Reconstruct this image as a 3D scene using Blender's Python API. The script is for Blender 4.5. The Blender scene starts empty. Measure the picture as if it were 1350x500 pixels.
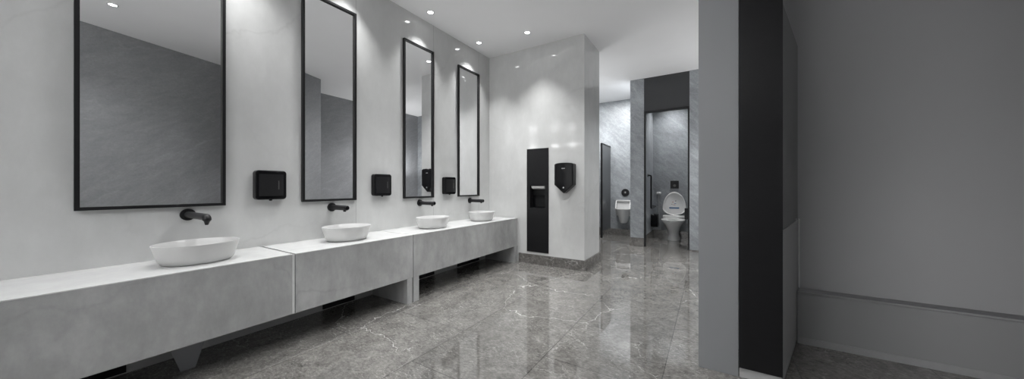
import bpy, bmesh, math, random
from mathutils import Vector, Matrix
random.seed(4)
PI = math.pi
S = bpy.context.scene
C = S.collection

# ------------------------------------------------------------------ camera
CAM_H = 1.2
cd = bpy.data.cameras.new('camera')
cam = bpy.data.objects.new('camera', cd); C.objects.link(cam)
cam.location = (0, 0, CAM_H)
cam.rotation_euler = (PI/2, 0, math.radians(31.8))
cd.sensor_width = 36.0; cd.sensor_fit = 'HORIZONTAL'
cd.lens = 36.0*419/1350
cd.shift_y = -3/1350
cd.clip_start = 0.05
S.camera = cam

# ------------------------------------------------------------------ exposure and world
S.view_settings.view_transform = 'Standard'
S.view_settings.look = 'None'
S.view_settings.exposure = 1.02
S.view_settings.gamma = 1.0
S.view_settings.use_curve_mapping = False
wd = bpy.data.worlds.new('world'); S.world = wd; wd.use_nodes = True
wd.node_tree.nodes['Background'].inputs[0].default_value = (0.5, 0.5, 0.5, 1)
wd.node_tree.nodes['Background'].inputs[1].default_value = 0.1

# ------------------------------------------------------------------ lights
def area(name, loc, rot, sx, sy, e, col=(1, 1, 1)):
    l = bpy.data.lights.new(name, 'AREA'); l.shape = 'RECTANGLE'; l.size = sx; l.size_y = sy
    l.energy = e; l.color = col
    o = bpy.data.objects.new(name, l); C.objects.link(o); o.location = loc; o.rotation_euler = rot
    return o
area('entrance_top_fill', (-1.5, -1.3, 3.38), (0, 0, 0), 3.0, 2.4, 4)  # unseen soft fill added overhead behind the camera
area('entrance_fill', (-1.3, -3.0, 1.6), (math.radians(104), 0, math.radians(-8)), 3.0, 2.4, 15)  # unseen panel added behind the camera as frontal fill
area('entrance_uplight_fill', (-1.0, -2.2, 2.75), (math.radians(165), 0, 0), 3.0, 0.5, 58)  # unseen upward fill added to brighten the ceiling
area('corridor_uplight_fill', (0.95, 6.0, 1.5), (PI, 0, 0), 0.5, 0.5, 9)  # hidden upward fill added for the ceiling further back
area('side_room_fill', (1.8, 0.6, 0.75), (math.radians(80), 0, math.radians(-6)), 0.9, 0.7, 8.5)  # unseen fill added to brighten the wall above the ledge
area('cove_uplight', (-2.95, 6.1, 1.7), (PI, 0, 0), 0.8, 0.8, 9)
area('corridor_fill', (-1.95, 7.15, 3.39), (0, 0, 0), 0.7, 0.7, 34)  # unseen area light added to brighten the urinal corridor

CEIL = 3.405
WL = -3.195          # face of the vanity wall
# x, y, power, label; None means a beam without a fitting
SPOTS = [
 (-2.98, 0.87, 15, None),
 (-2.98, 1.87, 12, 'round ceiling downlight above the wall, nearest visible one by the second mirror'),
 (-2.98, 2.86, 14, 'round recessed downlight over the third basin, nearest of those seen on the ceiling'),
 (-2.98, 3.85, 19, 'round recessed downlight over the fourth basin, tucked towards the end wall corner'),
 (-2.20, 3.96, 19, 'round recessed downlight set out from the wall, in front of the marble end wall'),
 (-2.20, 1.98, 14, None), (-1.20, 2.45, 38, None), (-1.7, 3.25, 12, None),  # middle wide beam added to brighten the end wall and floor
 (-0.25, 0.72, 22, 'small recessed downlight reflected at the top of the nearest mirror'),
 (-0.14, 4.24, 26, 'recessed downlight over the floor between the basins and the toilets'),
 (0.35, 5.5, 66, None),  # hidden beam added to brighten the corridor
 (1.03, 2.79, 0.3, 'recessed downlight above the low ledge behind the black partition'),
 (-2.45, 7.85, 12, None),
 (-0.72, 8.12, 24, 'recessed downlight inside the toilet cubicle'),
]

# ------------------------------------------------------------------ materials
def newmat(name):
    m = bpy.data.materials.new(name); m.use_nodes = True
    nt = m.node_tree; b = nt.nodes['Principled BSDF']
    return m, nt, b
def plain(name, col, rough=0.5, metal=0.0, spec=0.5, coat=0.0, var=0.04, scale=30):
    """a plain finish with a slight procedural variation in its gloss and tone"""
    m, nt, b = newmat(name)
    n = nt.nodes.new('ShaderNodeTexNoise'); n.inputs['Scale'].default_value = scale; n.inputs['Detail'].default_value = 3
    tc = nt.nodes.new('ShaderNodeTexCoord'); nt.links.new(tc.outputs['Object'], n.inputs['Vector'])
    r = nt.nodes.new('ShaderNodeValToRGB')
    r.color_ramp.elements[0].position = 0.3; r.color_ramp.elements[1].position = 0.7
    r.color_ramp.elements[0].color = tuple(c*(1-var) for c in col)+(1,)
    r.color_ramp.elements[1].color = tuple(min(1, c*(1+var)) for c in col)+(1,)
    nt.links.new(n.outputs['Fac'], r.inputs[0]); nt.links.new(r.outputs[0], b.inputs['Base Color'])
    b.inputs['Roughness'].default_value = rough; b.inputs['Metallic'].default_value = metal
    b.inputs['Specular IOR Level'].default_value = spec; b.inputs['Coat Weight'].default_value = coat
    return m
class NT:
    def __init__(s, nt): s.nt = nt
    def n(s, t, **kw):
        o = s.nt.nodes.new(t)
        for k, v in kw.items():
            if k.startswith('p_'): setattr(o, k[2:], v)
            else: o.inputs[k.replace('_', ' ')].default_value = v
        return o
    def l(s, a, b): s.nt.links.new(a, b)
    def math(s, op, a, b=None, c=None):
        o = s.nt.nodes.new('ShaderNodeMath'); o.operation = op
        for i, v in enumerate((a, b, c)):
            if v is None: continue
            if hasattr(v, 'links') or hasattr(v, 'is_linked'): s.nt.links.new(v, o.inputs[i])
            else: o.inputs[i].default_value = v
        return o.outputs[0]
    def ramp(s, fac, stops):
        o = s.nt.nodes.new('ShaderNodeValToRGB'); e = o.color_ramp.elements
        while len(e) < len(stops): e.new(0.5)
        for i, (p, c) in enumerate(stops):
            e[i].position = p; e[i].color = (c[0], c[1], c[2], 1) if isinstance(c, tuple) else (c, c, c, 1)
        s.nt.links.new(fac, o.inputs[0]); return o.outputs[0]
    def mix(s, fac, a, b, bt='MIX'):
        o = s.nt.nodes.new('ShaderNodeMix'); o.data_type = 'RGBA'; o.blend_type = bt
        for i, v in ((0, fac), (6, a), (7, b)):
            if hasattr(v, 'is_linked'): s.nt.links.new(v, o.inputs[i])
            else: o.inputs[i].default_value = v if not isinstance(v, tuple) else (v[0], v[1], v[2], 1)
        return o.outputs[2]
    def pos(s, scale=(1, 1, 1), rot=(0, 0, 0), loc=(0, 0, 0)):
        g = s.nt.nodes.new('ShaderNodeNewGeometry')
        m = s.nt.nodes.new('ShaderNodeMapping'); m.inputs['Scale'].default_value = scale
        m.inputs['Rotation'].default_value = rot; m.inputs['Location'].default_value = loc
        s.nt.links.new(g.outputs['Position'], m.inputs['Vector']); return m.outputs[0]
    def noise(s, vec, scale, detail=4, rough=0.55, dist=0.0):
        o = s.n('ShaderNodeTexNoise', Scale=scale, Detail=detail, Roughness=rough, Distortion=dist)
        s.l(vec, o.inputs['Vector']); return o.outputs['Fac']
    def vein(s, vec, scale, width, warp=0.35, wscale=1.5):
        """thin crooked lines: distance to the edges of warped cells"""
        nz = s.n('ShaderNodeTexNoise', Scale=wscale, Detail=5, Roughness=0.6); s.l(vec, nz.inputs['Vector'])
        sub = s.n('ShaderNodeVectorMath', p_operation='SUBTRACT'); s.l(nz.outputs['Color'], sub.inputs[0]); sub.inputs[1].default_value = (.5, .5, .5)
        sc = s.n('ShaderNodeVectorMath', p_operation='SCALE'); s.l(sub.outputs[0], sc.inputs[0]); sc.inputs['Scale'].default_value = warp
        ad = s.n('ShaderNodeVectorMath', p_operation='ADD'); s.l(vec, ad.inputs[0]); s.l(sc.outputs[0], ad.inputs[1])
        v = s.n('ShaderNodeTexVoronoi', p_feature='DISTANCE_TO_EDGE', Scale=scale); s.l(ad.outputs[0], v.inputs['Vector'])
        return s.ramp(v.outputs['Distance'], [(0.0, 1.0), (width, 0.0)])

def marble(name, lo, hi, rough, seams=None, grain=0.5, spec=0.5):
    m, nt, b = newmat(name); t = NT(nt)
    p = t.pos()
    a = t.noise(p, 1.5, 6, 0.62, 0.1)
    c = t.noise(t.pos((2.2, 2.2, 1.0), (0.15, 0.1, 0.4)), 3.2, 9, 0.7, 0.15)
    f = t.math('ADD', t.math('MULTIPLY', a, 0.55), t.math('MULTIPLY', c, 0.45))
    col = t.ramp(f, [(0.36, lo), (0.52, tuple((x+y)/2 for x, y in zip(lo, hi))), (0.64, hi)])
    v = t.vein(t.pos((1, 1, 1), (0.5, 0.3, 0.9)), 0.9, 0.018, 0.8, 1.2)
    msk = t.ramp(t.noise(p, 1.1, 2), [(0.45, 0.0), (0.65, 1.0)])
    col = t.mix(t.math('MULTIPLY', t.math('MULTIPLY', v, msk), 0.16), col, tuple(x*0.55 for x in lo))
    if seams:
        g = nt.nodes.new('ShaderNodeNewGeometry'); sx = nt.nodes.new('ShaderNodeSeparateXYZ'); t.l(g.outputs['Position'], sx.inputs[0])
        line = None
        for y in seams:
            q = t.math('COMPARE', sx.outputs[1], y, 0.0022)
            line = q if line is None else t.math('ADD', line, q)
        col = t.mix(t.math('MULTIPLY', line, 0.55), col, (0.12, 0.12, 0.12))
    t.l(col, b.inputs['Base Color'])
    rr = t.ramp(c, [(0.35, rough*0.8), (0.65, rough*1.25)])
    t.l(rr, b.inputs['Roughness'])
    b.inputs['Specular IOR Level'].default_value = spec
    return m
def slate(name, base, rough=0.4, grain=1.0, lean=0.6):
    m, nt, b = newmat(name); t = NT(nt)
    p = t.pos((1, 1, 1))
    a = t.noise(p, 1.6, 7, 0.62, 0.5)
    g = nt.nodes.new('ShaderNodeNewGeometry'); sp = nt.nodes.new('ShaderNodeSeparateXYZ'); t.l(g.outputs['Position'], sp.inputs[0])
    u = t.math('ADD', sp.outputs[0], sp.outputs[1]); zz = sp.outputs[2]
    ca, sa = math.cos(lean), math.sin(lean)
    along = t.math('ADD', t.math('MULTIPLY', u, ca), t.math('MULTIPLY', zz, sa))
    acro = t.math('SUBTRACT', t.math('MULTIPLY', zz, ca*3.6), t.math('MULTIPLY', u, sa*3.6))
    cb_ = nt.nodes.new('ShaderNodeCombineXYZ'); t.l(along, cb_.inputs[0]); t.l(acro, cb_.inputs[1]); t.l(t.math('SUBTRACT', sp.outputs[0], sp.outputs[1]), cb_.inputs[2])
    s = t.noise(cb_.outputs[0], 1.5, 9, 0.66, 0.9)
    s2 = t.noise(cb_.outputs[0], 5.0, 6, 0.7, 0.6)
    fine = t.noise(p, 38, 4, 0.7)
    f = t.math('ADD', t.math('MULTIPLY', a, 0.2), t.math('ADD', t.math('MULTIPLY', s, 0.28), t.math('ADD', t.math('MULTIPLY', s2, 0.27), t.math('MULTIPLY', fine, 0.25))))
    col = t.ramp(f, [(0.36, tuple(x*(1-.24*grain) for x in base)), (0.5, base), (0.64, tuple(x*(1+.30*grain) for x in base))])
    st = t.ramp(s, [(0.62, 0.0), (0.74, 1.0)])
    col = t.mix(t.math('MULTIPLY', st, 0.22*grain), col, tuple(x*1.7 for x in base))
    v = t.vein(t.pos((1, 1, 2.2), (0.5, 0.5, 0.2)), 1.1, 0.02, 0.7, 1.4)
    msk = t.ramp(t.noise(p, 1.4, 2), [(0.48, 0.0), (0.62, 1.0)])
    col = t.mix(t.math('MULTIPLY', t.math('MULTIPLY', v, msk), 0.22), col, tuple(x*1.7 for x in base))
    t.l(col, b.inputs['Base Color']); b.inputs['Roughness'].default_value = rough
    bp = t.n('ShaderNodeBump', Strength=0.12, Distance=0.01); t.l(fine, bp.inputs['Height']); t.l(bp.outputs[0], b.inputs['Normal'])
    return m
def floor_mat(name, base, rough, tiles=True, veins=0.85):
    m, nt, b = newmat(name); t = NT(nt)
    p = t.pos()
    big = t.noise(p, 1.2, 4, 0.6, 0.4)
    mid = t.noise(p, 9, 7, 0.72, 0.8)
    fine = t.noise(t.pos((1, 1.5, 1), (0, 0, 0.3)), 34, 6, 0.8)
    f = t.math('ADD', t.math('MULTIPLY', big, 0.2), t.math('ADD', t.math('MULTIPLY', mid, 0.35), t.math('MULTIPLY', fine, 0.45)))
    col = t.ramp(f, [(0.38, tuple(x*0.42 for x in base)), (0.5, base), (0.62, tuple(x*1.75 for x in base))])
    # pale flecks running one way
    fl = t.noise(t.pos((1.0, 2.6, 1.0), (0, 0, 0.6)), 34, 6, 0.78, 0.5)
    flm = t.math('MULTIPLY', t.ramp(fl, [(0.55, 0.0), (0.66, 1.0)]), t.ramp(t.noise(p, 2.6, 3), [(0.38, 0.15), (0.62, 1.0)]))
    col = t.mix(t.math('MULTIPLY', flm, 0.8), col, (0.50, 0.49, 0.47))
    # long crooked white veins, and finer ones
    v1 = t.vein(t.pos((1, 1, 1), (0, 0, 0.35), (0.4, 0.2, 0)), 1.15, 0.0028, 0.35, 2.6)
    m1 = t.ramp(t.noise(p, 0.9, 2), [(0.47, 0.0), (0.56, 1.0)])
    v2 = t.vein(t.pos((1, 1.5, 1), (0, 0, -0.5), (3.1, 1.7, 0)), 3.0, 0.005, 0.22, 4.0)
    m2 = t.ramp(t.noise(p, 1.6, 2), [(0.48, 0.0), (0.60, 1.0)])
    col = t.mix(t.math('MULTIPLY', t.math('MULTIPLY', v1, m1), veins), col, (0.72, 0.71, 0.69))
    col = t.mix(t.math('MULTIPLY', t.math('MULTIPLY', v2, m2), 0.65), col, (0.6, 0.59, 0.57))
    if tiles:
        mp = t.pos((1, 1, 1), (0, 0, PI/2), (0.0, 0.995, 0))     # brick rows run along +Y of the room
        br = t.n('ShaderNodeTexBrick', Scale=1.0)
        br.inputs['Mortar Size'].default_value = 0.0028; br.inputs['Brick Width'].default_value = 1.5; br.inputs['Row Height'].default_value = 0.745
        br.inputs['Mortar Smooth'].default_value = 0.2; br.offset = 0.36
        t.l(mp, br.inputs['Vector'])
        br.inputs['Color1'].default_value = (0.93, 0.93, 0.93, 1); br.inputs['Color2'].default_value = (1.07, 1.07, 1.07, 1)
        br.inputs['Mortar'].default_value = (1, 1, 1, 1)
        col = t.mix(1.0, col, br.outputs['Color'], 'MULTIPLY')
        col = t.mix(t.math('MULTIPLY', br.outputs['Fac'], 0.7), col, (0.035, 0.034, 0.033))
    t.l(col, b.inputs['Base Color'])
    t.l(t.ramp(mid, [(0.35, rough*0.75), (0.65, rough*1.3)]), b.inputs['Roughness'])
    b.inputs['IOR'].default_value = 1.9; b.inputs['Specular IOR Level'].default_value = 0.5
    return m

M = {}
M['marble_wall'] = marble('white_marble_wall', (0.50, 0.505, 0.50), (0.58, 0.585, 0.58), 0.07, seams=(2.0, 3.12, 4.12))
M['marble_end'] = marble('white_marble_end', (0.53, 0.535, 0.53), (0.62, 0.625, 0.62), 0.07)
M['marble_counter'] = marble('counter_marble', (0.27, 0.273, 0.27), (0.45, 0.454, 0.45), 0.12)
M['marble_counter_lit'] = marble('counter_marble_lit', (0.54, 0.545, 0.54), (0.64, 0.645, 0.64), 0.10)  # counter marble made lighter, light on the top put into its colour
M['slate'] = slate('blue_grey_stone', (0.30, 0.318, 0.335), grain=1.6, lean=-0.7)
M['slate_dark'] = slate('dark_grey_stone', (0.25, 0.254, 0.264), grain=0.9, lean=0.45)
M['floor'] = floor_mat('polished_grey_marble_floor', (0.142, 0.137, 0.129), 0.014)
M['plinth'] = floor_mat('brown_grey_marble_plinth', (0.115, 0.109, 0.102), 0.2, tiles=False, veins=0.35)
M['ceiling'] = plain('ceiling_paint', (0.86, 0.86, 0.865), 0.8, var=0.01, scale=2)
M['column'] = plain('light_grey_paint', (0.27, 0.275, 0.285), 0.5, var=0.01, scale=2)
M['right_wall'] = plain('smooth_grey_panel', (0.28, 0.28, 0.285), 0.55, var=0.02, scale=1)
M['ledge'] = plain('grey_ledge', (0.21, 0.21, 0.215), 0.5, var=0.02, scale=2)
M['white_base'] = plain('white_base', (0.5, 0.5, 0.5), 0.4)
M['black_laminate'] = plain('black_laminate', (0.012, 0.012, 0.013), 0.3, spec=0.22, var=0.05)
M['partition_side'] = plain('dark_grey_laminate', (0.03, 0.03, 0.032), 0.05, spec=0.6)
M['screen_grey'] = plain('screen_grey', (0.11, 0.115, 0.12), 0.3)
M['reflection_grey'] = plain('reflection_grey', (0.42, 0.42, 0.422), 0.4)
M['skirting_grey'] = plain('skirting_grey', (0.24, 0.24, 0.245), 0.5)
M['charcoal'] = plain('charcoal_panel', (0.035, 0.037, 0.04), 0.45)
M['black_metal'] = plain('black_metal', (0.011, 0.011, 0.012), 0.38, spec=0.3)
M['black_gloss'] = plain('black_gloss_plastic', (0.006, 0.006, 0.007), 0.10, spec=0.25)
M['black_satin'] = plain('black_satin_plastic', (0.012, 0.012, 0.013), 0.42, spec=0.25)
M['dark_grey'] = plain('dark_grey_slit', (0.09, 0.09, 0.09), 0.3)
M['ceramic'] = plain('white_ceramic', (0.74, 0.74, 0.735), 0.22, var=0.01)
M['basin'] = plain('matt_white_basin', (0.54, 0.54, 0.535), 0.3, var=0.01)
M['paper'] = plain('paper', (0.75, 0.75, 0.74), 0.9)
M['chrome'] = plain('brushed_steel', (0.55, 0.55, 0.56), 0.25, metal=1.0)
M['alu'] = plain('aluminium', (0.5, 0.5, 0.5), 0.35, metal=0.3)
M['blue'] = plain('blue_label', (0.03, 0.13, 0.30), 0.5)
M['red'] = plain('red_label', (0.35, 0.05, 0.04), 0.5)
M['white_print'] = plain('white_print', (0.6, 0.6, 0.6), 0.5)
M['mirror'], _nt, _b = newmat('mirror_glass')
_b.inputs['Base Color'].default_value = (0.93, 0.935, 0.94, 1); _b.inputs['Metallic'].default_value = 1; _b.inputs['Roughness'].default_value = 0.0
M['lamp'], _nt, _b = newmat('lit_lamp')
_b.inputs['Emission Color'].default_value = (1, 1, 1, 1); _b.inputs['Emission Strength'].default_value = 9

# ------------------------------------------------------------------ mesh helpers
def add_box(bm, a, b, bev=0.0, seg=2):
    r = bmesh.ops.create_cube(bm, size=1.0); vs = r['verts']
    for v in vs:
        v.co = Vector([(a[i]+b[i])/2 + v.co[i]*(b[i]-a[i]) for i in range(3)])
    if bev > 0:
        es = list({e for v in vs for e in v.link_edges})
        bmesh.ops.bevel(bm, geom=es, offset=bev, segments=seg, affect='EDGES', profile=0.5)
def box(a, b, bev=0.0, seg=2):
    bm = bmesh.new(); add_box(bm, a, b, bev, seg); return bm
def boxes(lst):
    bm = bmesh.new()
    for x in lst: add_box(bm, *x)
    return bm
def add_prism(bm, pts, z0, z1, axis='z'):
    """extrude a 2-D outline; axis z: pts are x,y. axis y: pts are x,z. axis x: pts are y,z"""
    def P(p, h):
        return {'z': (p[0], p[1], h), 'y': (p[0], h, p[1]), 'x': (h, p[0], p[1])}[axis]
    lo = [bm.verts.new(P(p, z0)) for p in pts]; hi = [bm.verts.new(P(p, z1)) for p in pts]
    fs = [bm.faces.new(lo), bm.faces.new(hi)]
    n = len(pts)
    for i in range(n): fs.append(bm.faces.new((lo[i], lo[(i+1) % n], hi[(i+1) % n], hi[i])))
    bmesh.ops.recalc_face_normals(bm, faces=fs)
    return lo, hi
def rrect(x0, x1, y0, y1, r, n=6):
    out = []
    for cx, cy, a0 in ((x1-r, y1-r, 0), (x0+r, y1-r, 90), (x0+r, y0+r, 180), (x1-r, y0+r, 270)):
        for i in range(n+1):
            a = math.radians(a0+90*i/n); out.append((cx+r*math.cos(a), cy+r*math.sin(a)))
    return out
def add_lathe(bm, prof, seg=48, sx=1, sy=1, o=(0, 0, 0), mat=None):
    """prof: list of (radius, height) revolved around z"""
    rings = []
    for r, z in prof:
        if r < 1e-6: rings.append([bm.verts.new((o[0], o[1], o[2]+z))])
        else: rings.append([bm.verts.new((o[0]+r*sx*math.cos(2*PI*i/seg), o[1]+r*sy*math.sin(2*PI*i/seg), o[2]+z)) for i in range(seg)])
    fs = []
    for a, b in zip(rings, rings[1:]):
        for i in range(seg):
            j = (i+1) % seg
            if len(a) == 1 and len(b) == 1: continue
            if len(a) == 1: fs.append(bm.faces.new((a[0], b[i], b[j])))
            elif len(b) == 1: fs.append(bm.faces.new((a[i], a[j], b[0])))
            else: fs.append(bm.faces.new((a[i], a[j], b[j], b[i])))
    if len(rings[0]) > 1: fs.append(bm.faces.new(rings[0]))
    if len(rings[-1]) > 1: fs.append(bm.faces.new(rings[-1]))
    bmesh.ops.recalc_face_normals(bm, faces=fs)
    if mat is not None:
        vs = {v for rg in rings for v in rg}
        for v in vs: v.co = mat @ v.co
def add_tube(bm, pts, r, seg=16):
    pts = [Vector(p) for p in pts]; rings = []
    t0 = (pts[1]-pts[0]).normalized()
    up = Vector((0, 0, 1)) if abs(t0.z) < 0.9 else Vector((1, 0, 0))
    u = t0.cross(up).normalized()
    for i, p in enumerate(pts):
        if i == 0: t = t0
        elif i == len(pts)-1: t = (pts[i]-pts[i-1]).normalized()
        else: t = ((pts[i]-pts[i-1]).normalized()+(pts[i+1]-pts[i]).normalized()).normalized()
        u = (u-t*u.dot(t)).normalized(); w = t.cross(u)
        rr = r[i] if isinstance(r, (list, tuple)) else r
        rings.append([bm.verts.new(p+(u*math.cos(2*PI*k/seg)+w*math.sin(2*PI*k/seg))*rr) for k in range(seg)])
    fs = []
    for a, b in zip(rings, rings[1:]):
        for i in range(seg):
            j = (i+1) % seg; fs.append(bm.faces.new((a[i], a[j], b[j], b[i])))
    fs.append(bm.faces.new(rings[0])); fs.append(bm.faces.new(rings[-1]))
    bmesh.ops.recalc_face_normals(bm, faces=fs)
def fillet(pts, r, n=6):
    """round the inner corners of a polyline"""
    pts = [Vector(p) for p in pts]; out = [pts[0]]
    for i in range(1, len(pts)-1):
        a = (pts[i-1]-pts[i]).normalized(); b = (pts[i+1]-pts[i]).normalized()
        p0 = pts[i]+a*r; p1 = pts[i]+b*r
        for k in range(n+1):
            s = k/n; out.append(p0*(1-s)**2+pts[i]*2*s*(1-s)+p1*s*s)
    out.append(pts[-1]); return out
def tube(pts, r, seg=16):
    bm = bmesh.new(); add_tube(bm, pts, r, seg); return bm
def obj(name, bm, mat, parent=None, smooth=False, loc=None, bevel=0.0):
    me = bpy.data.meshes.new(name)
    if smooth:
        for f in bm.faces: f.smooth = True
    bm.to_mesh(me); bm.free(); me.materials.append(M[mat] if isinstance(mat, str) else mat)
    if smooth:
        try: me.set_sharp_from_angle(angle=math.radians(38))
        except Exception: pass
    o = bpy.data.objects.new(name, me); C.objects.link(o)
    if parent is not None: o.parent = parent
    if loc is not None: o.location = loc
    if bevel > 0:
        b = o.modifiers.new('bevel', 'BEVEL'); b.width = bevel; b.segments = 3; b.limit_method = 'ANGLE'; b.angle_limit = math.radians(40)
    return o
def struct(name, bm, mat, **k):
    o = obj(name, bm, mat, **k); o['kind'] = 'structure'; return o
def tag(o, label, cat, group=None):
    o['label'] = label; o['category'] = cat
    if group: o['group'] = group
    return o
def thing(name, label, cat, loc=(0, 0, 0), rz=0, group=None):
    o = bpy.data.objects.new(name, None); C.objects.link(o); o.empty_display_size = 0.1
    o.location = loc; o.rotation_euler = (0, 0, rz)
    return tag(o, label, cat, group)
def dup(root, loc, label, parts_skip=()):
    r = root.copy(); C.objects.link(r); r.location = loc; r['label'] = label
    for ch in list(root.children):
        c = ch.copy(); C.objects.link(c); c.parent = r
        for g in list(ch.children):
            d = g.copy(); C.objects.link(d); d.parent = c
    return r
RX90 = Matrix.Rotation(PI/2, 4, 'X')      # +z -> -y
RY90 = Matrix.Rotation(PI/2, 4, 'Y')      # +z -> +x

# ================================================================== THE ROOM
struct('floor', box((-4.2, -3.2, -0.1), (2.5, 8.7, 0)), 'floor')
struct('ceiling', box((-4.2, -3.2, CEIL), (2.5, 8.7, CEIL+0.1)), 'ceiling')
struct('wall_left', box((WL-0.15, -3.1, 0), (WL, 4.42, CEIL)), 'marble_wall')
struct('wall_corridor_left', box((-4.15, 5.15, 0), (-4.0, 8.6, CEIL)), 'slate')
struct('wall_front', box((-4.1, -3.2, 0), (2.5, -3.1, CEIL)), 'marble_end')
# end wall (pier) with a niche cut out for the recessed cabinet
cx0, cx1, cz0, cz1 = -2.450, -2.088, 0.195, 1.795
PX = -1.52
struct('wall_end', boxes([
    ((WL, 4.54, 0), (PX, 5.15, CEIL)),
    ((WL, 4.42, 0), (cx0, 4.54, CEIL)), ((cx1, 4.42, 0), (PX, 4.54, CEIL)),
    ((cx0, 4.42, 0), (cx1, 4.54, cz0)), ((cx0, 4.42, cz1), (cx1, 4.54, CEIL))]), 'marble_end')
struct('wall_end_link', box((-4.15, 4.95, 0), (WL, 5.15, CEIL)), 'slate')
struct('baseboard_end', boxes([((-2.60, 4.395, 0), (PX+0.022, 4.42, 0.148)), ((PX, 4.42, 0), (PX+0.022, 5.165, 0.148))]), 'plinth')
# corridor with urinal and cubicle
struct('wall_back', box((-4.1, 8.3, 0), (-1.383, 8.45, CEIL)), 'slate')
struct('baseboard_back', box((-4.0, 8.14, 0), (-1.384, 8.3, 0.155)), 'plinth')
CF = 6.87
struct('wall_cubicle_left', box((-1.383, CF, 0), (-1.17, 8.65, CEIL)), 'slate')
struct('trim_1', box((-1.17, CF, 0), (-1.119, CF+0.12, CEIL)), 'slate')
struct('wall_cubicle_back', box((-1.17, 8.5, 0), (-0.2, 8.65, CEIL)), 'slate')
struct('wall_cubicle_right', box((-0.2, CF+0.1, 0), (-0.05, 8.65, CEIL)), 'slate')
struct('wall_cubicle_front', box((-0.314, CF, 0), (1.5, CF+0.1, CEIL)), 'slate')
struct('baseboard_cubicle_left', box((-1.398, CF-0.018, 0), (-1.119, CF, 0.17)), 'plinth')
struct('baseboard_cubicle_front', box((-0.314, CF-0.018, 0), (1.35, CF, 0.02)), 'plinth')
struct('baseboard_cubicle_back', boxes([((-1.17, 8.47, 0), (-0.2, 8.5, 0.16))]), 'plinth')
struct('baseboard_cubicle_inner', boxes([((-1.17, CF+0.12, 0), (-1.155, 8.47, 0.16))]), 'plinth')
struct('wall_header_cubicle', box((-1.119, CF+0.012, 2.70), (-0.314, CF+0.06, CEIL)), 'charcoal')
struct('wall_corridor_right', box((1.35, 3.45, 0), (1.5, CF, CEIL)), 'slate_dark')
# entrance wall opposite the mirrors, set at an angle
def sx_(y): return 0.555+0.27*y
bm = bmesh.new(); add_prism(bm, [(sx_(-3.1), -3.1), (sx_(2.2), 2.2), (sx_(2.2)+0.15, 2.16), (sx_(-3.1)+0.15, -3.1)], 0, CEIL)
struct('wall_opposite', bm, 'slate_dark')
struct('wall_right_far', box((2.35, 1.9, 0), (2.5, 3.5, CEIL)), 'right_wall')
# wall with the low ledge on the right
struct('wall_right', box((0.395, 3.35, 0), (2.4, 3.44, CEIL)), 'right_wall')
struct('wall_right_rear', box((0.392, 3.44, 0), (2.4, 3.46, CEIL)), 'slate_dark')
struct('reflection_strip', boxes([((0.603, 3.343, 0.404), (0.612, 3.3495, 0.95))]), 'alu')  # bright corner reflection built as a thin strip
# grey column beside the black partition
bm = bmesh.new(); add_prism(bm, [(0.135, 2.80), (0.155, 2.80), (0.392, 3.46), (0.372, 3.46)], 0, CEIL)
struct('wall_column_rear', bm, 'slate_dark')
struct('wall_column', box((-0.06, 2.465, 0), (0.158, 2.80, CEIL)), 'column')

# ================================================================== BLACK PARTITION
pt = thing('partition_panel', 'black floor-standing partition panel beside the grey column, with white base', 'partition', (0.36, 2.8, 0))
def par(a, b, z0, z1, mat, name, d=0.0):
    bm = bmesh.new()
    pts = [(0.162+d, 2.468+d), (0.370, 2.468), (0.600, 3.349), (0.400, 3.349)]
    add_prism(bm, [(x-0.36, y-2.8) for x, y in pts], z0, z1)
    return obj(name, bm, mat, pt, bevel=0.0015)
par(0, 0, 0.067, 2.322, 'partition_side', 'panel')
obj('end_post', box((-0.200, -0.352, 0.067), (0.012, -0.3325, CEIL)), 'black_laminate', pt)
par(0, 0, 0.0, 0.067, 'white_base', 'base')
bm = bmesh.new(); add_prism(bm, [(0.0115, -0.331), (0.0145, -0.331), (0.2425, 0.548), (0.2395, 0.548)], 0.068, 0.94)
obj('lower_reflection', bm, 'reflection_grey', pt)['label'] = 'grey plate standing in for a reflection'  # reflection on the panel side built as a lighter plate

# ================================================================== LOW LEDGE (RIGHT)
lg = thing('wall_ledge', 'low grey boxed ledge running along the foot of the right wall', 'ledge', (1.5, 3.3, 0))
for nm, ya, z0_, z1_, mt in (('body', 3.245, 0, 0.385, 'ledge'), ('cap', 3.238, 0.387, 0.402, 'ledge'), ('skirting', 3.236, 0, 0.05, 'skirting_grey')):
    yb = 3.349 if nm != 'skirting' else 3.244
    fx = lambda y: 0.370+(y-2.468)*0.2611+0.0065
    bm = bmesh.new(); add_prism(bm, [(fx(ya)-1.5, ya-3.3), (0.84, ya-3.3), (0.84, yb-3.3), (fx(yb)-1.5, yb-3.3)], z0_, z1_)
    obj(nm, bm, mt, lg, bevel=0.002)

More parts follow.
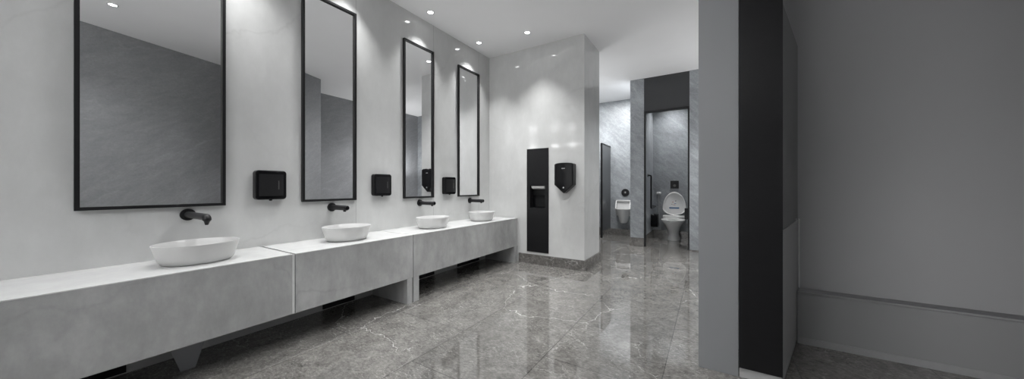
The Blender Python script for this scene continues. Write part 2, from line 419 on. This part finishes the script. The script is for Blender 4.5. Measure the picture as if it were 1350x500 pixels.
# ================================================================== VANITY COUNTERS
CT, CB, FX = 0.705, 0.26, -2.62
def vanity(y0, y1, legs, label, ep=0.017):
    t = thing('vanity_counter', label, 'counter', (WL, (y0+y1)/2, 0), 0, 'marble vanity counters along the mirror wall')
    ym = (y0+y1)/2; D = FX-WL
    obj('countertop', box((0.001, y0-ym, CT-0.007), (D, y1-ym, CT), 0.0012), 'marble_counter_lit', t)
    obj('front_panel', box((D-0.022, y0-ym, CB), (D-0.0015, y1-ym, CT-0.0072), 0.0005), 'marble_counter', t)
    obj('underside', box((0.001, y0-ym+0.01, CB), (D-0.023, y1-ym-0.01, CB+0.02)), 'marble_counter', t)
    for a, b in legs:
        obj('leg', box((0.001, a-ym, 0), (D-0.0015, b-ym, CB-0.001), 0.001), 'marble_counter', t)
    obj('end_panel', box((0.001, y1-ym+0.0005, CB), (D-0.002, y1-ym+ep, CT-0.006), 0.001), 'marble_counter_lit', t)  # lit joint, its brightness put into the lighter marble
    return t
vanity(-1.0, 1.142, [(-1.0, -0.92)], 'longest marble vanity counter, nearest the camera, carrying the first basin')
vanity(1.165, 2.262, [(2.196, 2.262)], 'short middle marble vanity counter carrying the second basin, between two joints', 0.006)
vanity(2.278, 4.392, [(2.278, 2.352), (4.30, 4.392)], 'far marble vanity counter carrying two basins, ending at the end wall')
for (y0, y1, lab) in ((0.05, 0.43, 'dark panel low on the wall under the nearest counter'),
                      (1.655, 1.98, 'dark panel low on the wall under the second basin'),
                      (2.70, 3.127, 'dark panel low on the wall under the third basin'),
                      (3.60, 4.12, 'dark panel low on the wall under the fourth basin')):
    a = thing('dark_panel', lab, 'panel', (WL, (y0+y1)/2, 0.01), 0, 'dark panels under the vanity counters'); h = (y1-y0)/2  # dark flat plates low on the wall below the counters
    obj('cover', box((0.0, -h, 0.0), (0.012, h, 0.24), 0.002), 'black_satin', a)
# tapered grey plate below the nearest counter
br = thing('counter_plate', 'tapered grey plate under the nearest vanity counter', 'bracket', (-2.92, 0.655, 0.0))
bm = bmesh.new(); add_prism(bm, [(-0.11, 0.258), (0.11, 0.258), (0.035, 0.0), (-0.035, 0.0)], -0.006, 0.006, 'x')
obj('plate', bm, 'column', br)

# ================================================================== BASINS AND TAPS
BZ = CT
def make_basin(label):
    t = thing('vessel_basin', label, 'basin', (0, 0, 0), 0, 'white oval countertop basins')
    bm = bmesh.new()
    add_lathe(bm, [(0.0, 0.0), (0.72, 0.0), (0.775, 0.003), (0.825, 0.012), (0.868, 0.030), (0.905, 0.054), (0.945, 0.083), (0.98, 0.110), (1.0, 0.1265),
                   (0.998, 0.1295), (0.982, 0.130), (0.968, 0.127), (0.93, 0.098), (0.86, 0.060), (0.72, 0.034), (0.45, 0.024), (0.12, 0.020), (0.0, 0.020)],
              72, 0.182, 0.215)
    obj('bowl', bm, 'basin', t, smooth=True)
    bm = bmesh.new(); add_lathe(bm, [(0, 0.0202), (0.030, 0.0202), (0.032, 0.024), (0.026, 0.0285), (0.0, 0.030)], 32)
    obj('drain_cover', bm, 'ceramic', t, smooth=True)
    return t
b0 = make_basin('white oval vessel basin, largest in view, nearest the camera')
b0.location = (-2.905, 0.70, BZ)
for x, y, lab in ((-2.91, 1.735, 'white oval vessel basin alone on the short middle counter'),
               (-2.885, 2.81, 'white oval vessel basin on the far counter, nearer of its two'),
               (-2.88, 3.79, 'white oval vessel basin nearest the end wall, smallest in view')):
    dup(b0, (x, y, BZ), lab)

def make_tap(L, label, beak=False):
    t = thing('wall_tap', label, 'tap', (0, 0, 0), 0, 'black wall-mounted taps')
    bm = bmesh.new(); add_lathe(bm, [(0, 0), (0.040, 0), (0.042, 0.002), (0.042, 0.014), (0.040, 0.017), (0, 0.017)], 40, mat=RY90)
    obj('rosette', bm, 'black_metal', t, smooth=True)
    bm = bmesh.new()
    if not beak:
        add_lathe(bm, [(0, 0.016), (0.025, 0.016), (0.025, L-0.012), (0.024, L-0.005), (0.020, L-0.001), (0, L)], 32, mat=RY90)
    else:
        p = fillet([(0.016, 0, 0), (L-0.020, 0, 0.0), (L-0.030, 0, -0.048)], 0.028, 10)
        add_tube(bm, p, [0.023]*(len(p)-3)+[0.019, 0.015, 0.009], 24)
    obj('spout', bm, 'black_metal', t, smooth=True)
    bm = bmesh.new()
    if not beak: add_lathe(bm, [(0, -0.036), (0.012, -0.036), (0.013, -0.033), (0.013, -0.012), (0, -0.012)], 24, o=(L-0.045, 0, 0))
    else: add_lathe(bm, [(0, 0), (0.008, 0), (0.008, 0.004), (0, 0.004)], 20, o=(L-0.03, 0, -0.050))
    obj('nozzle', bm, 'black_gloss', t, smooth=True)
    bm = bmesh.new(); add_lathe(bm, [(0.0, 0), (0.0165, 0), (0.0165, 0.0015), (0, 0.002)], 28, o=(0, 0, L-0.0005 if not beak else 0.0165), mat=RY90)
    if not beak: obj('sensor_cap', bm, 'black_gloss', t, smooth=True)
    else: bm.free()
    return t
tp = make_tap(0.43, 'black wall tap with down-turned tip above the nearest basin', beak=True); tp.location = (WL, 0.715, 1.003)
tq = make_tap(0.275, 'black straight cylindrical wall tap above the second basin'); tq.location = (WL, 1.742, 1.002)
dup(tq, (WL, 2.873, 0.998), 'black straight wall tap above the third basin')
dup(tq, (WL, 3.888, 0.992), 'black straight wall tap above the basin nearest the end wall')

# ================================================================== MIRRORS
def mirror(y0, y1, z0, z1, label):
    t = thing('wall_mirror', label, 'mirror', (WL, (y0+y1)/2, z0), 0, 'tall black-framed mirrors above the basins')
    w = (y1-y0)/2; h = z1-z0; f = 0.020; d = 0.030
    obj('glass', box((0.004, -w+f-0.003, f-0.003), (0.010, w-f+0.003, h-f+0.003)), 'mirror', t)
    obj('backing', box((0.0, -w+0.004, 0.004), (0.0035, w-0.004, h-0.004)), 'black_satin', t)
    obj('frame', boxes([((0.0, -w, 0), (d, -w+f, h)), ((0.0, w-f, 0), (d, w, h)),
                        ((0.0, -w+f, 0), (d, w-f, f)), ((0.0, -w+f, h-f), (d, w-f, h))]), 'black_metal', t)
    return t
mirror(0.231, 0.920, 1.060, 3.035, 'widest tall black-framed mirror, nearest the camera, above the first basin')
mirror(1.465, 1.990, 1.065, 3.033, 'tall black-framed mirror above the second basin')
mirror(2.609, 3.105, 1.062, 3.033, 'tall narrow black-framed mirror above the third basin, reflecting a towel dispenser')
mirror(3.605, 4.110, 1.060, 3.030, 'narrowest-looking black-framed mirror, nearest the end wall')

# ================================================================== SOAP DISPENSERS
def make_soap(label):
    t = thing('soap_dispenser', label, 'dispenser', (0, 0, 0), 0, 'black square soap dispensers between the mirrors')
    bm = bmesh.new(); add_prism(bm, rrect(-0.112, 0.112, 0.0, 0.245, 0.026), 0.0, 0.060, 'x')
    obj('body', bm, 'black_gloss', t, smooth=True, bevel=0.006)
    # bowed front cover inside the frame
    bm = bmesh.new(); n = 14; rows = []
    for i in range(n+1):
        y = -0.088+0.176*i/n; x = 0.060+0.015*math.cos(PI*(i/n-0.5))**0.6
        rows.append((y, x))
    pts = [(x, y) for y, x in rows]+[(0.055, 0.088), (0.055, -0.088)]
    add_prism(bm, pts, 0.030, 0.214, 'z')
    cv = obj('cover', bm, 'black_satin', t, smooth=True)
    bm = bmesh.new(); add_prism(bm, rrect(0.044, 0.051, 0.085, 0.160, 0.003), 0.0705, 0.0745, 'x')
    obj('level_window', bm, 'dark_grey', cv)
    bm = bmesh.new(); add_lathe(bm, [(0, -0.010), (0.010, -0.010), (0.013, 0.0), (0.013, 0.004), (0, 0.004)], 20, o=(0.040, 0.0, 0))
    obj('nozzle', bm, 'black_gloss', t, smooth=True)
    return t
s0 = make_soap('wide black soap dispenser on the wall between the first and second mirrors'); s0.location = (WL, 1.210, 1.096)
dup(s0, (WL, 2.290, 1.103), 'black soap dispenser on the wall between the second and third mirrors')
dup(s0, (WL, 3.393, 1.100), 'black soap dispenser on the wall between the third and fourth mirrors')

# ================================================================== RECESSED TOWEL AND WASTE CABINET
cb = thing('towel_cabinet', 'tall black recessed paper towel and waste cabinet in the marble end wall', 'cabinet', (-2.269, 4.42, 0.187))
W2 = 0.1885; Hh = 1.616
nx0, nx1, nz0, nz1 = -0.134, 0.130, 0.690, 1.040      # niche opening
bm = boxes([((-W2, -0.010, 0), (nx0, 0.0, Hh)), ((nx1, -0.010, 0), (W2, 0.0, Hh)),
            ((nx0, -0.010, 0), (nx1, 0.0, nz0)), ((nx0, -0.010, nz1), (nx1, 0.0, Hh))])
obj('frame', bm, 'black_laminate', cb)
bm = boxes([((nx0-0.006, 0.0, nz0-0.006), (nx0, 0.11, nz1+0.006)), ((nx1, 0.0, nz0-0.006), (nx1+0.006, 0.11, nz1+0.006)),
            ((nx0, 0.0, nz0-0.006), (nx1, 0.11, nz0)), ((nx0, 0.0, nz1), (nx1, 0.11, nz1+0.006)), ((nx0, 0.104, nz0), (nx1, 0.11, nz1))])
obj('niche', bm, 'black_satin', cb)
obj('door', box((-W2+0.010, -0.014, nz1+0.012), (W2-0.010, -0.0102, Hh-0.010), 0.001), 'black_laminate', cb)
obj('door', box((-W2+0.010, -0.014, 0.010), (W2-0.010, -0.0102, nz0-0.012), 0.001), 'black_laminate', cb)
bm = bmesh.new(); add_prism(bm, [(0.000, 1.020), (0.010, 1.000), (0.05, 0.985), (0.09, 0.985), (0.09, 1.030), (0.0, 1.030)], -0.112, 0.112, 'x')
tw = obj('paper_towel', bm, 'paper', None, loc=(-2.269, 4.42, 0.187)); tag(tw, 'white folded paper towel showing in the slot of the black cabinet', 'paper towel')
# chute flap at the rear of the niche
obj('flap', box((nx0+0.006, 0.088, nz0+0.01), (nx1-0.006, 0.094, nz0+0.20), 0.002), 'black_gloss', cb)

# ================================================================== POINTED TOWEL DISPENSER
pd = thing('towel_dispenser', 'black wall dispenser with arched top and pointed bottom beside the tall cabinet', 'dispenser', (-1.790, 4.42, 1.11))
out = [(-0.146, 0.125), (0.0, 0.0), (0.146, 0.125), (0.146, 0.425)]
for i in range(9):
    u = 1-2*(i+0.5)/9; out.append((0.140*u, 0.425+0.022*math.sqrt(max(0, 1-u*u*0.9))))
out.append((-0.146, 0.425))
bm = bmesh.new(); add_prism(bm, out, -0.115, 0.0, 'y')
obj('body', bm, 'black_gloss', pd, bevel=0.005)
sm = [(x*0.93, 0.012+z*0.95) for x, z in out]
bm = bmesh.new(); add_prism(bm, sm, -0.121, -0.114, 'y'); obj('cover', bm, 'black_gloss', pd, bevel=0.004)
bm = boxes([((-0.028+0.0105*i, -0.1225, 0.358), (-0.021+0.0105*i, -0.1205, 0.367)) for i in range(5)])
obj('logo', bm, 'white_print', pd)
bm = bmesh.new(); add_lathe(bm, [(0, 0.120), (0.011, 0.120), (0.011, 0.1235), (0, 0.124)], 20, mat=Matrix.Translation((0, 0, 0.085)) @ RX90)
obj('lock', bm, 'alu', pd)

# ================================================================== URINAL
ur = thing('urinal', 'white wall-hung ceramic urinal on the grey stone wall', 'urinal', (-1.82, 8.3, 0.30))
def dsec(bm, hw, dep, z, n=20):
    """half-oval section, flat against the wall (y=0), bulging to -y"""
    vs = [bm.verts.new((hw*math.cos(a), -dep*abs(math.sin(a))**0.75, z)) for a in [PI*i/n for i in range(n+1)]]
    return vs
bm = bmesh.new(); secs = []
for hw, dep, z in [(0.055, 0.16, 0), (0.075, 0.20, 0.012), (0.095, 0.225, 0.06), (0.125, 0.26, 0.17), (0.155, 0.30, 0.28), (0.178, 0.325, 0.345), (0.182, 0.33, 0.36)]:
    secs.append(dsec(bm, hw, dep, z))
for hw, dep, z in [(0.168, 0.312, 0.362), (0.150, 0.28, 0.32), (0.120, 0.23, 0.25), (0.07, 0.15, 0.20)]:
    secs.append(dsec(bm, hw, dep, z))
for a, b in zip(secs, secs[1:]):
    for i in range(len(a)-1): bm.faces.new((a[i], a[i+1], b[i+1], b[i]))
bm.faces.new(secs[0]); bm.faces.new(secs[-1])
bmesh.ops.recalc_face_normals(bm, faces=bm.faces[:])
add_box(bm, (-0.182, -0.035, 0.18), (0.182, 0.0, 0.575), 0.008)
for s in (-1, 1):
    lo, hi = add_prism(bm, [(-0.0, 0.20), (-0.15, 0.33), (-0.175, 0.365), (-0.10, 0.52), (-0.055, 0.575), (0.0, 0.575)], s*0.160, s*0.183, 'x')
add_box(bm, (-0.18, -0.065, 0.545), (0.18, 0.0, 0.577), 0.006)
obj('body', bm, 'ceramic', ur, smooth=True)
bm = bmesh.new(); add_lathe(bm, [(0, 0.0), (0.02, 0.0), (0.02, 0.004), (0, 0.005)], 20, o=(0, -0.09, 0.205)); obj('drain', bm, 'chrome', ur)
uf = thing('flush_sensor', 'round black flush sensor plate above the urinal', 'flush plate', (-1.79, 8.3, 1.066))
bm = bmesh.new(); add_lathe(bm, [(0, 0), (0.095, 0), (0.095, 0.012), (0.088, 0.018), (0, 0.018)], 40, mat=RX90); obj('plate', bm, 'black_metal', uf, smooth=True)
bm = bmesh.new(); add_lathe(bm, [(0, 0.018), (0.032, 0.018), (0.026, 0.022), (0, 0.022)], 28, mat=RX90); obj('sensor_window', bm, 'dark_grey', uf, smooth=True)
bm = bmesh.new(); add_lathe(bm, [(0, 0.022), (0.011, 0.022), (0.011, 0.024), (0, 0.024)], 20, mat=RX90); obj('button', bm, 'white_print', uf)

# privacy screen left of the urinal
ps = thing('privacy_screen', 'dark grey full-height screen panel left of the urinal', 'screen', (-2.17, 7.92, 0.155))
obj('panel', box((-0.012, -0.36, 0.0), (0.012, 0.38, 2.07), 0.004), 'screen_grey', ps)
obj('edge_post', box((-0.022, -0.40, -0.155), (0.022, -0.36, 2.10), 0.012, 4), 'black_metal', ps)
obj('top_rail', box((-0.018, -0.36, 2.07), (0.018, 0.38, 2.10), 0.006), 'black_metal', ps)

# ================================================================== CUBICLE FITTINGS
df = thing('door_frame', 'thin black metal frame around the open toilet cubicle doorway', 'door frame', (-0.716, CF+0.03, 0))
obj('jamb', box((-0.402, -0.036, 0), (-0.372, 0.036, 2.70), 0.002), 'black_metal', df)
obj('jamb', box((0.374, -0.036, 0), (0.402, 0.036, 2.70), 0.002), 'black_metal', df)
obj('head', box((-0.402, -0.036, 2.70), (0.402, 0.036, 2.735), 0.002), 'black_metal', df)
kp = obj('strike_box', box((0.318, -0.01, 0.585), (0.374, 0.03, 0.80), 0.006), 'black_satin', df)

TX = -0.700
tl = thing('toilet', 'white ceramic toilet with raised lid inside the cubicle', 'toilet', (TX, 8.5, 0))
def esec(bm, a, b0, b1, z, n=36, p=1.0):
    """egg section: x half-width a, from y=b0 (front) to b1 (rear)"""
    cy = b0+(b1-b0)*0.45
    vs = []
    for i in range(n):
        t = 2*PI*i/n; s_ = math.sin(t); c_ = math.cos(t)
        y = cy+(b1-cy)*s_ if s_ > 0 else cy+(cy-b0)*s_
        k = 1.0 if s_ <= 0 else 1.0+0.12*s_*abs(c_)
        vs.append(bm.verts.new((a*c_*k, y, z)))
    return vs
def loft(bm, secs, cap0=True, cap1=True):
    fs = []
    for a, b in zip(secs, secs[1:]):
        n = len(a)
        for i in range(n): fs.append(bm.faces.new((a[i], a[(i+1) % n], b[(i+1) % n], b[i])))
    if cap0: fs.append(bm.faces.new(secs[0]))
    if cap1: fs.append(bm.faces.new(secs[-1]))
    bmesh.ops.recalc_face_normals(bm, faces=fs)
bm = bmesh.new()
loft(bm, [esec(bm, *q) for q in [(0.135, -0.56, -0.002, 0.0), (0.130, -0.55, -0.002, 0.03), (0.112, -0.52, -0.002, 0.10), (0.118, -0.54, -0.002, 0.20), (0.155, -0.62, -0.002, 0.31),
     (0.195, -0.675, -0.002, 0.38), (0.226, -0.69, -0.002, 0.415), (0.226, -0.69, -0.002, 0.435), (0.185, -0.65, -0.18, 0.436), (0.15, -0.60, -0.22, 0.36), (0.08, -0.48, -0.28, 0.26)]])
obj('bowl', bm, 'ceramic', tl, smooth=True)
bm = bmesh.new()
loft(bm, [esec(bm, *q) for q in [(0.240, -0.70, -0.12, 0.442), (0.244, -0.705, -0.118, 0.450), (0.242, -0.70, -0.118, 0.466), (0.222, -0.68, -0.13, 0.472),
     (0.135, -0.58, -0.22, 0.470), (0.130, -0.575, -0.225, 0.452), (0.136, -0.58, -0.22, 0.442)]], False, False)
obj('seat', bm, 'ceramic', tl, smooth=True)
obj('seat_unit', box((-0.24, -0.165, 0.438), (0.24, -0.005, 0.535), 0.02, 3), 'ceramic', tl, smooth=True)
# raised lid: an oval shell leaning back a little
bm = bmesh.new(); N = 40; rr = []
def lidpt(i, k, y):
    t = 2*PI*i/N; c_ = math.cos(t); s_ = math.sin(t)
    x = 0.250*k*c_*(1.0 if s_ > 0 else 1.0-0.10*s_*s_); z = 0.14+(0.405 if s_ > 0 else 0.15)*k*s_
    return bm.verts.new((x, y-z*0.06*0, z))
for k, y in ((0.93, 0.0), (1.0, 0.008), (1.0, 0.024), (0.96, 0.032), (0.90, 0.028), (0.86, 0.018)):
    rr.append([lidpt(i, k, -y) for i in range(N)])
loft(bm, rr)
ld = obj('lid', bm, 'ceramic', tl, smooth=True); ld.location = (0, -0.085, 0.545); ld.rotation_euler = (math.radians(-5), 0, 0)
lb = obj('label_strip', box((-0.105, -0.0225, 0.150), (0.105, -0.0175, 0.178)), 'blue', ld)
for x, z, w, h, mt in ((-0.03, 0.295, 0.03, 0.012, 'red'), (0.02, 0.262, 0.04, 0.010, 'blue'), (0.03, 0.320, 0.02, 0.02, 'dark_grey'), (-0.05, 0.245, 0.02, 0.012, 'dark_grey'), (0.0, 0.232, 0.05, 0.008, 'red')):
    obj('sticker', box((x-w/2, -0.0215, z), (x+w/2, -0.0175, z+h)), mt, ld)
bm = bmesh.new(); add_lathe(bm, [(0, 0), (0.011, 0), (0.013, 0.01), (0.011, 0.02), (0, 0.02)], 20, o=(0.19, -0.20, 0.478)); obj('button', bm, 'alu', tl)

fp = thing('flush_plate', 'square black flush plate on the wall above the toilet lid', 'flush plate', (-0.700, 8.5, 1.170))
obj('plate', box((-0.090, -0.014, 0), (0.090, 0.0, 0.185), 0.006), 'black_metal', fp)
bm = bmesh.new(); add_lathe(bm, [(0, 0.014), (0.030, 0.014), (0.030, 0.018), (0, 0.018)], 28, mat=Matrix.Translation((0, 0, 0.07)) @ RX90); obj('button', bm, 'dark_grey', fp)

gb = thing('grab_bar', 'black L-shaped grab bar on the left wall of the cubicle', 'grab bar', (-1.17, 7.70, 0.735))
obj('rail', tube(fillet([(0.0, -0.03, 0.73), (0.07, -0.03, 0.73), (0.07, -0.03, 0.0), (0.07, 0.68, 0.0), (0.0, 0.68, 0.0)], 0.035), 0.017), 'black_metal', gb, smooth=True)
for z, y in ((0.73, -0.03), (0.0, 0.68)):
    bm = bmesh.new(); add_lathe(bm, [(0, 0), (0.038, 0), (0.036, 0.008), (0, 0.008)], 28, o=(-y*0, 0, 0), mat=Matrix.Translation((0, y, z)) @ RY90); obj('wall_flange', bm, 'black_metal', gb, smooth=True)

rd = thing('toilet_roll_dispenser', 'rounded black toilet roll dispenser on the left cubicle wall', 'dispenser', (-1.17, 8.20, 0.265))
bm = bmesh.new(); add_prism(bm, rrect(-0.13, 0.13, 0.0, 0.30, 0.06), 0.0, 0.155, 'x'); obj('body', bm, 'black_gloss', rd, smooth=True, bevel=0.015)
bm = bmesh.new(); add_prism(bm, rrect(-0.05, 0.05, 0.08, 0.22, 0.03), 0.154, 0.159, 'x'); obj('level_window', bm, 'dark_grey', rd)

hs = thing('wall_hose_bracket', 'white wall bracket with a thin hose left of the toilet', 'hose', (-1.040, 8.5, 1.03))
obj('bracket', box((-0.05, -0.05, 0.0), (0.05, 0.0, 0.055), 0.015, 3), 'ceramic', hs, smooth=True)
obj('hose', tube(fillet([(0.0, -0.02, 0.0), (0.0, -0.02, -0.45), (0.03, -0.025, -0.86)], 0.1), 0.006, 10), 'alu', hs, smooth=True)
dr = thing('floor_drain', 'small round floor drain in the left corner of the cubicle', 'drain', (-1.06, 8.25, 0.0))
bm = bmesh.new(); add_lathe(bm, [(0, 0), (0.07, 0), (0.07, 0.003), (0.06, 0.005), (0, 0.005)], 32); obj('ring', bm, 'chrome', dr, smooth=True)
bm = bmesh.new(); add_lathe(bm, [(0, 0.0052), (0.05, 0.0052), (0.05, 0.0062), (0, 0.0062)], 32); obj('grate', bm, 'dark_grey', dr)

# ================================================================== DOWNLIGHTS
def make_downlight():
    t = thing('downlight', 'downlight', 'ceiling light', (0, 0, 0), 0, 'round recessed ceiling downlights')
    bm = bmesh.new(); add_lathe(bm, [(0.033, 0.0), (0.046, 0.0), (0.048, -0.003), (0.046, -0.006), (0.036, -0.006), (0.033, -0.001)], 32); 
    obj('trim_ring', bm, 'alu', t, smooth=True)
    bm = bmesh.new(); add_lathe(bm, [(0, -0.0005), (0.0325, -0.0005), (0.0325, -0.002), (0, -0.003)], 28)
    obj('lens', bm, 'lamp', t, smooth=True)
    return t
d0 = None
hidden = 0
for x, y, e, lab in SPOTS:
    if lab:
        if d0 is None: d0 = make_downlight(); d0.location = (x, y, CEIL); d0['label'] = lab
        else: dup(d0, (x, y, CEIL), lab)
    l = bpy.data.lights.new('spot', 'SPOT'); l.energy = e*4; l.spot_size = math.radians(86 if x < -2.1 else 125); l.spot_blend = 1.0; l.shadow_soft_size = 0.04 if x < -2.1 else 0.25
    o = bpy.data.objects.new('downlight_or_fill_beam', l); C.objects.link(o); o.location = (x, y, CEIL-0.012)
